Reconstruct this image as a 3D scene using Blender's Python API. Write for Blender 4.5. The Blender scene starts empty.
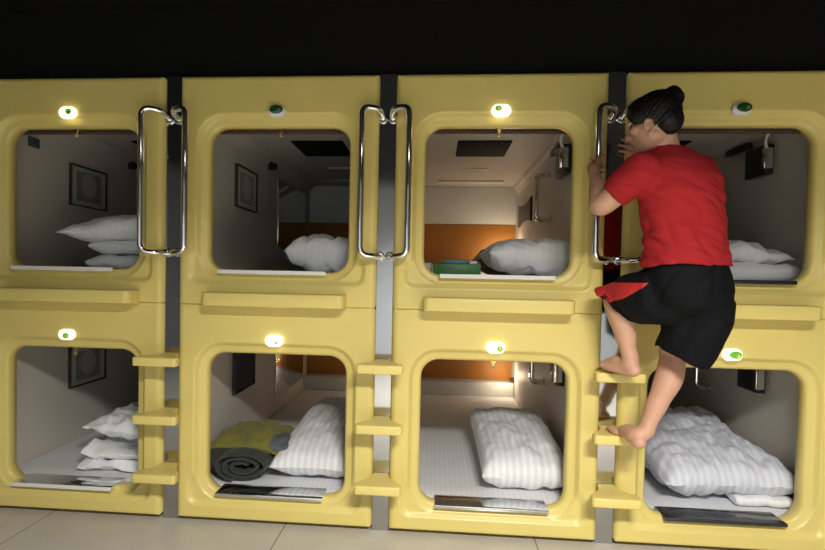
import bpy, bmesh, math, random
from mathutils import Vector, Matrix, noise
C = bpy.context.scene.collection
PI = math.pi
R = math.radians

# ------------------------------------------------------------------ camera
F = 550.0
CX, CD, CZ, YAW, PIT, ROL = .2428, 2.5854, 1.2336, .0831, -.0263, .02
PPX, PPY = 389.85, 289.77

def at(px, py, Y=0.0):
    """point of the place seen at a pixel of the photograph, at depth Y (the capsule fronts are Y = 0)"""
    u, v = px - PPX, py - PPY
    c, s = math.cos(ROL), math.sin(ROL); u, v = c*u + s*v, -s*u + c*v
    x, y, z = u/F, 1.0, -v/F
    c, s = math.cos(PIT), math.sin(PIT); y, z = c*y - s*z, s*y + c*z
    c, s = math.cos(YAW), math.sin(YAW); x, y = c*x - s*y, s*x + c*y
    t = (Y + CD)/y
    return Vector((CX + t*x, Y, CZ + t*z))

cam_data = bpy.data.cameras.new('camera')
cam = bpy.data.objects.new('camera', cam_data); C.objects.link(cam)
cam_data.sensor_width = 36; cam_data.sensor_fit = 'HORIZONTAL'
cam_data.lens = F/825*36
cam_data.shift_x = (412.5 - PPX)/825
cam_data.shift_y = (PPY - 275)/825
fwd = Vector((-math.sin(YAW)*math.cos(PIT), math.cos(YAW)*math.cos(PIT), math.sin(PIT)))
right = Vector((math.cos(YAW), math.sin(YAW), 0))
up = right.cross(fwd)
r2 = right*math.cos(ROL) + up*math.sin(ROL)
u2 = up*math.cos(ROL) - right*math.sin(ROL)
M3 = Matrix((r2, u2, -fwd)).transposed()
cam.matrix_world = Matrix.Translation((CX, -CD, CZ)) @ M3.to_4x4()
cam_data.clip_start = .05
bpy.context.scene.camera = cam

# ------------------------------------------------------------------ materials
def mat(name, col, rough=.5, metal=0.0, emit=None, estr=0.0, spec=.5, bump=0.0, bscale=60.0, var=0.0, vscale=6.0, coat=0.0, sheen=0.0, trans=0.0):
    m = bpy.data.materials.new(name); m.use_nodes = True
    nt = m.node_tree; b = nt.nodes['Principled BSDF']
    b.inputs['Base Color'].default_value = (*col, 1)
    b.inputs['Roughness'].default_value = rough
    b.inputs['Metallic'].default_value = metal
    b.inputs['Specular IOR Level'].default_value = spec
    b.inputs['Coat Weight'].default_value = coat
    b.inputs['Sheen Weight'].default_value = sheen
    b.inputs['Transmission Weight'].default_value = trans
    if emit:
        b.inputs['Emission Color'].default_value = (*emit, 1)
        b.inputs['Emission Strength'].default_value = estr
    if bump or var:
        tc = nt.nodes.new('ShaderNodeTexCoord')
        n = nt.nodes.new('ShaderNodeTexNoise'); n.inputs['Detail'].default_value = 4
        nt.links.new(tc.outputs['Object'], n.inputs['Vector'])
        if bump:
            n.inputs['Scale'].default_value = bscale
            bp = nt.nodes.new('ShaderNodeBump'); bp.inputs['Strength'].default_value = bump; bp.inputs['Distance'].default_value = .01
            nt.links.new(n.outputs['Fac'], bp.inputs['Height']); nt.links.new(bp.outputs['Normal'], b.inputs['Normal'])
        if var:
            n2 = nt.nodes.new('ShaderNodeTexNoise'); n2.inputs['Scale'].default_value = vscale; n2.inputs['Detail'].default_value = 3
            nt.links.new(tc.outputs['Object'], n2.inputs['Vector'])
            mx = nt.nodes.new('ShaderNodeMix'); mx.data_type = 'RGBA'
            mx.inputs[6].default_value = (*[c*(1 - var) for c in col], 1)
            mx.inputs[7].default_value = (*[min(1, c*(1 + var)) for c in col], 1)
            nt.links.new(n2.outputs['Fac'], mx.inputs[0]); nt.links.new(mx.outputs[2], b.inputs['Base Color'])
    return m

M = {}
M['yellow'] = mat('yellow_plastic', (.72, .59, .185), .38, bump=.03, bscale=160, var=.05, vscale=3)
M['cream'] = mat('cream_laminate', (.60, .56, .50), .55, var=.04, vscale=2)
M['orange'] = mat('orange_board', (.46, .19, .035), .5, var=.08, vscale=5)
M['white_board'] = mat('white_board', (.74, .76, .74), .5, var=.03)
M['chrome'] = mat('chrome', (.82, .82, .82), .07, 1.0)
M['steel'] = mat('polished_steel', (.50, .51, .52), .10, 1.0)
M['plate'] = mat('bright_steel_plate', (.80, .81, .80), .09, 1.0)
M['black_plate'] = mat('black_lacquer_plate', (.016, .016, .018), .08, 0.0, spec=.8)
M['dark_plastic'] = mat('black_plastic', (.018, .018, .02), .35)
M['vent_black'] = mat('matt_black_vent', (.008, .008, .008), .75, spec=.15)
M['socket'] = mat('slate_socket', (.05, .075, .085), .4)
M['dark_wood'] = mat('dark_wood', (.05, .028, .018), .5, var=.3, vscale=20)
M['mirror'] = mat('mirror_glass', (.8, .82, .82), .02, 1.0)
M['gold'] = mat('brass', (.72, .52, .18), .25, 1.0)
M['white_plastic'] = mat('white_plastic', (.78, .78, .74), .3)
M['cable'] = mat('white_cable', (.7, .7, .68), .4)
M['black_paint'] = mat('black_ceiling_paint', (.006, .006, .0065), .8, spec=.15, var=.3, vscale=1.2)
M['wall_grey'] = mat('pale_wall_paint', (.66, .71, .76), .8, var=.03)
M['side_wall'] = mat('side_wall_paint', (.13, .125, .12), .8, var=.03)
M['dark_gap'] = mat('dark_plinth', (.02, .02, .02), .8)
M['lens_green'] = mat('dark_green_lens', (.012, .07, .02), .12, coat=.5)
M['lens_green_lit'] = mat('lit_green_lens', (.10, .35, .03), .12, emit=(.22, .62, .05), estr=.35)
M['button_yellow'] = mat('yellow_button', (.62, .55, .10), .3, emit=(.8, .75, .1), estr=.25)
M['button_dull'] = mat('dull_button', (.22, .17, .06), .3)
M['lamp_on'] = mat('lit_lamp_cover', (.9, .88, .75), .3, emit=(1, .93, .66), estr=3.2)
M['lamp_dim'] = mat('half_lit_lamp_cover', (.85, .85, .78), .3, emit=(1, .96, .76), estr=.9)
M['strip_lamp'] = mat('frosted_strip_lamp', (.75, .72, .66), .4)
M['skin'] = mat('skin', (.56, .315, .21), .5, var=.07, vscale=14, bump=.04, bscale=120)
M['skin'].node_tree.nodes['Principled BSDF'].inputs['Subsurface Weight'].default_value = .08
M['skin'].node_tree.nodes['Principled BSDF'].inputs['Subsurface Radius'].default_value = (.01, .004, .002)
M['hair'] = mat('black_hair', (.006, .005, .0045), .5, spec=.3, bump=.5, bscale=90)
M['red_shirt'] = mat('red_cotton', (.35, .017, .020), .9, var=.06, vscale=9, bump=.12, bscale=220, spec=.2)
M['black_cloth'] = mat('black_polyester', (.004, .0045, .006), .8, spec=.15, bump=.1, bscale=200)
M['red_cloth'] = mat('red_polyester', (.52, .02, .02), .7)
M['eye'] = mat('eye', (.10, .07, .05), .2)
M['green_box'] = mat('green_card', (.045, .20, .045), .45, var=.35, vscale=60)
M['blue_card'] = mat('blue_card', (.05, .22, .33), .45)
M['red_card'] = mat('red_card', (.45, .04, .03), .45)
M['white_paper'] = mat('white_paper', (.75, .75, .72), .6)
M['blanket_dark'] = mat('dark_green_blanket', (.030, .036, .030), .9, bump=.25, bscale=120, sheen=.1)
M['blanket_olive'] = mat('olive_blanket', (.17, .16, .025), .9, bump=.25, bscale=120, sheen=.15, var=.12)
M['blanket_grey'] = mat('slate_blanket', (.10, .12, .13), .9, bump=.25, bscale=120)
M['dark_blue'] = mat('dark_blue_print', (.012, .018, .05), .6, spec=.1)
M['shaded_pillow'] = mat('shaded_cotton', (.26, .20, .15), .8, bump=.15, bscale=100)  # warm shade on the rear pillow's side, put into its colour as brown
M['lamp_face'] = mat('ceiling_lamp_diffuser', (.9, .9, .88), .5, emit=(1, .95, .86), estr=6)
M['sky_pane'] = mat('daylight_pane', (.5, .55, .6), .3, emit=(.72, .86, 1), estr=1.3)
M['white_frame'] = mat('white_window_frame', (.7, .7, .68), .4)

def stripe_fabric(name, col, scale=30.0, depth=.13, axis='X'):
    """white satin stripe cotton"""
    m = mat(name, col, .75, sheen=.15)
    nt = m.node_tree; b = nt.nodes['Principled BSDF']
    tc = nt.nodes.new('ShaderNodeTexCoord')
    w = nt.nodes.new('ShaderNodeTexWave'); w.bands_direction = axis
    w.inputs['Scale'].default_value = scale; w.inputs['Distortion'].default_value = .25; w.inputs['Detail'].default_value = 0
    nt.links.new(tc.outputs['Object'], w.inputs['Vector'])
    rp = nt.nodes.new('ShaderNodeValToRGB'); rp.color_ramp.elements[0].position = .42; rp.color_ramp.elements[1].position = .58
    rp.color_ramp.elements[0].color = (*[c*(1 - depth*2) for c in col], 1)
    rp.color_ramp.elements[1].color = (*[min(1, c*(1 + depth*.3)) for c in col], 1)
    nt.links.new(w.outputs['Fac'], rp.inputs['Fac']); nt.links.new(rp.outputs['Color'], b.inputs['Base Color'])
    n = nt.nodes.new('ShaderNodeTexNoise'); n.inputs['Scale'].default_value = 22; n.inputs['Detail'].default_value = 4
    nt.links.new(tc.outputs['Object'], n.inputs['Vector'])
    bp = nt.nodes.new('ShaderNodeBump'); bp.inputs['Strength'].default_value = .25; bp.inputs['Distance'].default_value = .012
    nt.links.new(n.outputs['Fac'], bp.inputs['Height']); nt.links.new(bp.outputs['Normal'], b.inputs['Normal'])
    return m
M['pillow'] = stripe_fabric('white_striped_cotton', (.80, .82, .85), 9, .055)
M['pillow_soft'] = stripe_fabric('white_cotton', (.84, .86, .88), 9, .012)
M['pillow_blue'] = stripe_fabric('bluish_striped_cotton', (.69, .72, .81), 9, .055)
M['sheet'] = stripe_fabric('white_striped_sheet', (.72, .73, .75), 12, .028)

def checker_mat():
    m = mat('woven_bamboo', (.12, .06, .03), .7)
    nt = m.node_tree; b = nt.nodes['Principled BSDF']
    tc = nt.nodes.new('ShaderNodeTexCoord')
    ck = nt.nodes.new('ShaderNodeTexChecker'); ck.inputs['Scale'].default_value = 75
    ck.inputs['Color1'].default_value = (.12, .062, .034, 1); ck.inputs['Color2'].default_value = (.05, .026, .017, 1)
    nt.links.new(tc.outputs['Object'], ck.inputs['Vector']); nt.links.new(ck.outputs['Color'], b.inputs['Base Color'])
    return m
M['bamboo'] = checker_mat()

def mandala_mat():
    """paper-cut medallion print: concentric dotted rings on a grey-brown ground"""
    m = mat('medallion_print', (.25, .24, .22), .45)
    nt = m.node_tree; b = nt.nodes['Principled BSDF']
    tc = nt.nodes.new('ShaderNodeTexCoord')
    sx = nt.nodes.new('ShaderNodeSeparateXYZ'); nt.links.new(tc.outputs['Object'], sx.inputs[0])
    def mth(op, a, bb=None):
        n = nt.nodes.new('ShaderNodeMath'); n.operation = op
        for i, v in enumerate((a, bb)):
            if v is None: continue
            if isinstance(v, (int, float)): n.inputs[i].default_value = v
            else: nt.links.new(v, n.inputs[i])
        return n.outputs[0]
    y, z = sx.outputs['Y'], sx.outputs['Z']
    z = mth('SUBTRACT', z, .012)
    r = mth('SQRT', mth('ADD', mth('MULTIPLY', y, y), mth('MULTIPLY', z, z)))
    th = mth('ARCTAN2', z, y)
    ring = mth('SINE', mth('MULTIPLY', r, 2*PI/.030))
    spoke = mth('SINE', mth('MULTIPLY', th, 14))
    pat = mth('MULTIPLY', ring, spoke)
    inside = mth('LESS_THAN', r, .078)
    pat = mth('MULTIPLY', mth('GREATER_THAN', pat, .05), inside)
    mx = nt.nodes.new('ShaderNodeMix'); mx.data_type = 'RGBA'
    mx.inputs[6].default_value = (.27, .245, .21, 1); mx.inputs[7].default_value = (.66, .63, .56, 1)
    nt.links.new(pat, mx.inputs[0])
    nt.links.new(mx.outputs[2], b.inputs['Base Color'])
    return m
M['mandala'] = mandala_mat()
M['mount'] = mat('silver_grey_mount', (.50, .51, .49), .5)

def tile_mat():
    m = mat('beige_floor_tile', (.5, .47, .41), .32)
    nt = m.node_tree; b = nt.nodes['Principled BSDF']
    tc = nt.nodes.new('ShaderNodeTexCoord')
    mp = nt.nodes.new('ShaderNodeMapping'); mp.inputs['Location'].default_value = (.466, .9, 0)
    nt.links.new(tc.outputs['Object'], mp.inputs['Vector'])
    br = nt.nodes.new('ShaderNodeTexBrick')
    br.offset = 0; br.inputs['Scale'].default_value = 1
    br.inputs['Brick Width'].default_value = 1.2; br.inputs['Row Height'].default_value = 1.2
    br.inputs['Mortar Size'].default_value = .0035; br.inputs['Mortar Smooth'].default_value = .2
    br.inputs['Color1'].default_value = (.62, .59, .52, 1); br.inputs['Color2'].default_value = (.58, .555, .50, 1)
    br.inputs['Mortar'].default_value = (.22, .20, .17, 1)
    nt.links.new(mp.outputs[0], br.inputs['Vector'])
    n = nt.nodes.new('ShaderNodeTexNoise'); n.inputs['Scale'].default_value = 5; n.inputs['Detail'].default_value = 6
    nt.links.new(tc.outputs['Object'], n.inputs['Vector'])
    mx = nt.nodes.new('ShaderNodeMix'); mx.data_type = 'RGBA'; mx.blend_type = 'MULTIPLY'; mx.inputs[0].default_value = .22
    nt.links.new(br.outputs['Color'], mx.inputs[6]); nt.links.new(n.outputs['Fac'], mx.inputs[7])
    nt.links.new(mx.outputs[2], b.inputs['Base Color'])
    return m
M['tile'] = tile_mat()

# ------------------------------------------------------------------ object helpers
def link(o, parent=None):
    C.objects.link(o)
    if parent: o.parent = parent
    return o

def obj(name, bm, m, parent=None, smooth=True, loc=None, normals=True):
    if isinstance(bm, bpy.types.Mesh): me = bm
    else:
        if normals: bmesh.ops.recalc_face_normals(bm, faces=bm.faces)
        me = bpy.data.meshes.new(name); bm.to_mesh(me); bm.free()
        if smooth:
            me.shade_smooth()
            me.set_sharp_from_angle(angle=R(42))
        me.materials.append(m)
    o = bpy.data.objects.new(name, me)
    if loc is not None: o.location = loc
    return link(o, parent)

def thing(name, label, cat, loc=(0, 0, 0), rot=(0, 0, 0), group=None):
    o = bpy.data.objects.new(name, None); o.empty_display_size = .1
    o.location = loc; o.rotation_euler = rot
    o['label'] = label; o['category'] = cat
    if group: o['group'] = group
    return link(o)

def tag(o, label, cat, group=None):
    o['label'] = label; o['category'] = cat
    if group: o['group'] = group
    return o

def struct(name, bm, m):
    o = obj(name, bm, m, smooth=False); o['kind'] = 'structure'; return o

def copy_tree(o, parent=None):
    c = o.copy(); C.objects.link(c); c.parent = parent
    for ch in list(o.children): copy_tree(ch, c)
    return c

def add_box(bm, lo, hi, bev=0.0, seg=2):
    lo, hi = Vector(lo), Vector(hi)
    b2 = bmesh.new()
    bmesh.ops.create_cube(b2, size=1, matrix=Matrix.Translation((lo + hi)/2) @ Matrix.Diagonal((*(hi - lo), 1)))
    if bev: bmesh.ops.bevel(b2, geom=b2.edges[:], offset=bev, segments=seg, affect='EDGES', profile=.5)
    merge(bm, b2); return bm

def merge(bm, b2):
    me = bpy.data.meshes.new('tmp'); b2.to_mesh(me); b2.free()
    bm.from_mesh(me); bpy.data.meshes.remove(me)

def box(lo, hi, bev=0.0, seg=2):
    return add_box(bmesh.new(), lo, hi, bev, seg)

def ring_frame(d):
    d = d.normalized(); a = Vector((0, 0, 1)) if abs(d.z) < .9 else Vector((1, 0, 0))
    u = d.cross(a).normalized(); v = d.cross(u).normalized(); return u, v

def add_tube(bm, pts, r, n=14, cap=True):
    pts = [Vector(p) for p in pts]; rs = r if isinstance(r, (list, tuple)) else [r]*len(pts)
    rings = []; u = None
    for i, p in enumerate(pts):
        d = pts[min(i + 1, len(pts) - 1)] - pts[max(i - 1, 0)]
        d.normalize()
        if u is None: u, v = ring_frame(d)
        else:
            u = (u - d*u.dot(d)).normalized(); v = d.cross(u)
        rings.append([bm.verts.new(p + (u*math.cos(2*PI*k/n) + v*math.sin(2*PI*k/n))*rs[i]) for k in range(n)])
    for a, b in zip(rings, rings[1:]):
        for k in range(n): bm.faces.new((a[k], a[(k + 1) % n], b[(k + 1) % n], b[k]))
    if cap:
        bm.faces.new(rings[0][::-1]); bm.faces.new(rings[-1])
    return bm

def fillet(pts, rad, n=7):
    """round the corners of a polyline"""
    pts = [Vector(p) for p in pts]; out = [pts[0]]
    for i in range(1, len(pts) - 1):
        p = pts[i]; a = (pts[i - 1] - p); b = (pts[i + 1] - p)
        q = min(rad, a.length*.49, b.length*.49)
        s, e = p + a.normalized()*q, p + b.normalized()*q
        for k in range(n + 1):
            t = k/n; out.append(s*(1 - t)**2 + p*2*t*(1 - t) + e*t*t)
    out.append(pts[-1]); return out

def add_loft(bm, rings, n=28, cap=True):
    """rings: (centre, u, v) with u, v the half-axis vectors of an ellipse"""
    rr = []
    for c, u, v in rings:
        c, u, v = Vector(c), Vector(u), Vector(v)
        rr.append([bm.verts.new(c + u*math.cos(2*PI*k/n) + v*math.sin(2*PI*k/n)) for k in range(n)])
    for a, b in zip(rr, rr[1:]):
        for k in range(n): bm.faces.new((a[k], a[(k + 1) % n], b[(k + 1) % n], b[k]))
    if cap: bm.faces.new(rr[0][::-1]); bm.faces.new(rr[-1])
    return bm

def add_prism(bm, outline, lo, hi, axis='z', bev=0.0, seg=2):
    """extrude a 2-D outline; axis tells which way"""
    b2 = bmesh.new()
    def P(a, b, c): return {'z': (a, b, c), 'y': (a, c, b), 'x': (c, a, b)}[axis]
    A = [b2.verts.new(P(x, y, lo)) for x, y in outline]; B = [b2.verts.new(P(x, y, hi)) for x, y in outline]
    n = len(A); fa = b2.faces.new(A[::-1]); fb = b2.faces.new(B)
    for k in range(n): b2.faces.new((A[k], A[(k + 1) % n], B[(k + 1) % n], B[k]))
    bmesh.ops.recalc_face_normals(b2, faces=b2.faces)
    if bev:
        ed = list(set(fa.edges[:] + fb.edges[:]))
        bmesh.ops.bevel(b2, geom=ed, offset=bev, segments=seg, affect='EDGES', profile=.5)
    merge(bm, b2); return bm

def rrect(hw, hh, r, na=8, ns=10, cx=0, cz=0):
    """closed rounded-rectangle outline, na points per corner arc, ns per side"""
    out = []
    cs = [(hw - r, hh - r, 0), (-hw + r, hh - r, 90), (-hw + r, -hh + r, 180), (hw - r, -hh + r, 270)]
    for i, (x, y, a0) in enumerate(cs):
        for k in range(na + 1):
            a = R(a0 + 90*k/na); out.append((cx + x + r*math.cos(a), cz + y + r*math.sin(a)))
        nx, ny, na0 = cs[(i + 1) % 4]
        p = out[-1]; a = R(na0); q = (cx + nx + r*math.cos(a), cz + ny + r*math.sin(a))
        for k in range(1, ns):
            t = k/ns; out.append((p[0]*(1 - t) + q[0]*t, p[1]*(1 - t) + q[1]*t))
    return out

def sstep(a, b, x):
    t = min(1, max(0, (x - a)/(b - a))); return t*t*(3 - 2*t)

def sd_rrect(x, z, hw, hh, r, cx=0, cz=0):
    qx, qz = abs(x - cx) - hw + r, abs(z - cz) - hh + r
    return math.hypot(max(qx, 0), max(qz, 0)) + min(max(qx, qz), 0) - r

# ------------------------------------------------------------------ capsule front
PITCH = 1.05
SEAM = 1.075
def front_mesh(h, ob, ot, rtop, rbot):
    """moulded front of one capsule: z from 0 to h, window from ob to ot"""
    hw, W = .343, .4845
    oc, oh = (ob + ot)/2, (ot - ob)/2
    rad = .085
    NA, NS = 8, 26
    inner = rrect(hw, oh, rad, NA, NS, 0, oc)
    outer = rrect(W, h/2, .012, NA, NS, 0, h/2)
    bm = bmesh.new(); rings = []
    # reveal, from the back to the front
    for off, y in ((.020, .118), (.006, .086), (.0, .076), (.0, .055), (.0015, .044), (.006, .037)):
        pts = rrect(hw + off, oh + off, rad + off, NA, NS, 0, oc)
        rings.append([(x, y, z) for x, z in pts])
    ts = [i/44 for i in range(1, 45)]
    e0 = rrect(hw + .012, oh + .012, rad + .012, NA, NS, 0, oc)
    def surf(x, z):
        d = sd_rrect(x, z, hw, oh, rad, 0, oc)
        y = .034 - .010*sstep(.006, .05, d)
        y -= .022*sstep(.036, .060, d)
        # wider tray at the foot of the window
        t = sd_rrect(x, z, hw + .088, .072, .05, 0, ob + .012)
        if d > 0: y = max(y, .019*(1 - sstep(-.022, .012, t))*sstep(.0, .02, d))
        y -= .002
        ex = W - abs(x); e = 0
        rx = .03
        if ex < rx: e = max(e, rx - math.sqrt(max(0, rx*rx - (rx - ex)**2)))
        eb = z
        if eb < rbot: e = max(e, rbot - math.sqrt(max(0, rbot**2 - (rbot - eb)**2)))
        et = h - z
        if et < rtop: e = max(e, rtop - math.sqrt(max(0, rtop**2 - (rtop - et)**2)))
        return y + e
    rings.append([(x, surf(x, z), z) for x, z in e0])
    for t in ts:
        t2 = t if t < .9 else .9 + .1*(1 - (1 - (t - .9)/.1)**1.6)
        rings.append([((1 - t2)*a[0] + t2*b[0], surf((1 - t2)*a[0] + t2*b[0], (1 - t2)*a[1] + t2*b[1]), (1 - t2)*a[1] + t2*b[1]) for a, b in zip(e0, outer)])
    rings.append([(x, .118, z) for x, z in outer])
    V = [[bm.verts.new(p) for p in rg] for rg in rings]
    n = len(inner)
    for a, b in zip(V, V[1:]):
        for k in range(n): bm.faces.new((a[k], a[(k + 1) % n], b[(k + 1) % n], b[k]))
    for k in range(n): bm.faces.new((V[-1][k], V[-1][(k + 1) % n], V[0][(k + 1) % n], V[0][k]))
    return bm

HW = .45          # half width of a cabin
YF, YB = .118, 2.62
def cabin_bm(h):
    """walls, ceiling and berth floor as one open-fronted shell with real thickness"""
    bm = bmesh.new()
    t = .022
    add_box(bm, (-HW - t, YF, .10), (-HW, YB, 1.02)); add_box(bm, (HW, YF, .10), (HW + t, YB, 1.02))
    add_box(bm, (-HW, YF, .10), (HW, YB, .122)); add_box(bm, (-HW, YF, .995), (HW, YB, 1.02))
    add_box(bm, (-HW, YB - .02, .122), (HW, YB, .995))
    # cove strips where walls meet ceiling
    for s in (-1, 1):
        pr = [(s*HW, .995), (s*(HW - .05), .995), (s*(HW - .035), .972), (s*(HW - .012), .955), (s*HW, .92)]
        add_prism(bm, pr, YF, YB - .02, 'y')
    return bm

def shelf_bm():
    out = []
    L, D = .338, .108
    pts = [(-L, .0), (-L, -D + .03)]
    for k in range(7): a = R(180 + 90*k/6); pts.append((-L + .03 + .03*math.cos(a), -D + .03 + .03*math.sin(a)))
    for k in range(7): a = R(270 + 90*k/6); pts.append((L - .03 + .03*math.cos(a), -D + .03 + .03*math.sin(a)))
    pts += [(L, .0)]
    bm = bmesh.new(); add_prism(bm, pts, 0, .072, 'z', .009, 3)
    for v in bm.verts:                                     # undercut towards the front
        if v.co.z < .03 and v.co.y < -.02: v.co.z += .008*min(1, (-v.co.y - .02)/.08)
    return bm

def lamp_parts(parent, z, state):
    """oval lamp housing with a small coloured window in it"""
    bm = bmesh.new()
    prof = [(1, 0), (1, .006), (.95, .012), (.82, .017), (.5, .020), (.0, .021)]
    n = 32; rings = []
    for s, d in prof[:-1]:
        rings.append([bm.verts.new((-.0 + (.016 if math.cos(2*PI*k/n) > 0 else -.016) + .027*s*math.cos(2*PI*k/n), -d, .028*s*math.sin(2*PI*k/n))) for k in range(n)])
    for a, b in zip(rings, rings[1:]):
        for k in range(n): bm.faces.new((a[k], a[(k + 1) % n], b[(k + 1) % n], b[k]))
    bm.faces.new(rings[-1]); bm.faces.new(rings[0][::-1])
    o = obj('indicator_lamp', bm, M[{'on': 'lamp_on', 'dim': 'lamp_dim', 'off': 'white_plastic'}[state[0]]], parent, loc=(0, -.001, z))
    if state[0] != 'off': o['label'] = 'glowing white oval lamp'
    (cx, cz, w, hh, m1), (bx, bz, bw, m2) = state[1], state[2]
    b = bmesh.new(); add_loft(b, [((cx, -.014, cz), (w, 0, 0), (0, 0, hh)), ((cx, -.022, cz), (w*.95, 0, 0), (0, 0, hh*.95)), ((cx, -.0245, cz), (w*.7, 0, 0), (0, 0, hh*.7))], 24)
    obj('lens', b, M[m1], o)
    b = bmesh.new(); add_loft(b, [((bx, -.020, bz), (bw, 0, 0), (0, 0, bw)), ((bx, -.027, bz), (bw*.85, 0, 0), (0, 0, bw*.85))], 16)
    obj('button', b, M[m2], o)

def chrome_rail(parent, p0, p1, out, name='grab_rail', r=.017):
    """D-shaped rail with flanges; p0, p1 wall points, out the offset vector"""
    p0, p1, out = Vector(p0), Vector(p1), Vector(out)
    o = obj(name, add_tube(bmesh.new(), fillet([p0, p0 + out, p1 + out, p1], .035), r, 14), M['chrome'], parent)
    d = out.normalized()
    for p in (p0, p1):
        obj('flange', add_tube(bmesh.new(), [p - d*.002, p + d*.006, p + d*.009], [.026, .026, .018], 20), M['chrome'], o)
    return o

front_lo = front_mesh(SEAM - .024, .126, .812, .006, .012)
front_hi = front_mesh(1.100, .165, .862, .022, .006)
MESH = {}
def shared(key, maker, m, smooth=True):
    if key not in MESH:
        bm = maker() if callable(maker) else maker
        bmesh.ops.recalc_face_normals(bm, faces=bm.faces)
        me = bpy.data.meshes.new(key); bm.to_mesh(me); bm.free()
        if smooth:
            me.shade_smooth(); me.set_sharp_from_angle(angle=R(42))
        me.materials.append(m); MESH[key] = me
    return MESH[key]

def put(name, key, maker, m, parent, loc=(0, 0, 0), smooth=True):
    o = bpy.data.objects.new(name, shared(key, maker, m, smooth)); o.location = loc
    return link(o, parent)

ORD = ['far left', 'second from left', 'third from left', 'far right']
LAMPS = {  # (row, column): housing, lens (x, z, half sizes), button
 (1, 0): ('on', (.012, .002, .017, .016, 'lens_green_lit'), (.018, -.003, .006, 'lens_green')),
 (1, 1): ('off', (-.002, .006, .034, .021, 'lens_green'), (.014, .003, .008, 'button_dull')),
 (1, 2): ('on', (-.014, .006, .017, .014, 'lens_green_lit'), (-.011, .004, .009, 'button_yellow')),
 (1, 3): ('off', (.006, .005, .034, .021, 'lens_green'), (.020, .003, .010, 'button_dull')),
 (0, 0): ('dim', (.004, -.004, .016, .014, 'lens_green_lit'), (.010, -.006, .006, 'button_yellow')),
 (0, 1): ('on', (.014, -.008, .010, .008, 'button_yellow'), (.018, -.010, .005, 'button_yellow')),
 (0, 2): ('on', (.020, -.004, .015, .015, 'lens_green_lit'), (.022, -.004, .008, 'button_yellow')),
 (0, 3): ('dim', (.008, .001, .028, .017, 'lens_green_lit'), (.020, -.006, .010, 'button_yellow')),
}
CAPLAB = {
 (1, 0): 'upper yellow sleeping capsule at far left, medallion print and white pillow inside',
 (1, 1): 'upper yellow sleeping capsule second from left, dark inside, its oval lamp unlit dark green',
 (1, 2): 'upper yellow sleeping capsule third from left, warmly lit orange inside with green box',
 (1, 3): 'upper yellow sleeping capsule at far right, behind the red shirt of the climber',
 (0, 0): 'lower yellow sleeping capsule at far left, with white crumpled bedding by its window',
 (0, 1): 'lower yellow sleeping capsule second from left, holding a rolled olive blanket and white pillow',
 (0, 2): 'lower yellow sleeping capsule third from left, bright striped mattress and pillow inside',
 (0, 3): 'lower yellow sleeping capsule at far right, beside the bare feet of the climber',
}
SILL = {(1, 0): 'plate', (1, 1): 'plate', (1, 2): 'plate', (1, 3): 'black_plate', (0, 0): 'plate', (0, 1): 'plate', (0, 2): 'plate', (0, 3): 'black_plate'}
CAP = {}
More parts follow.
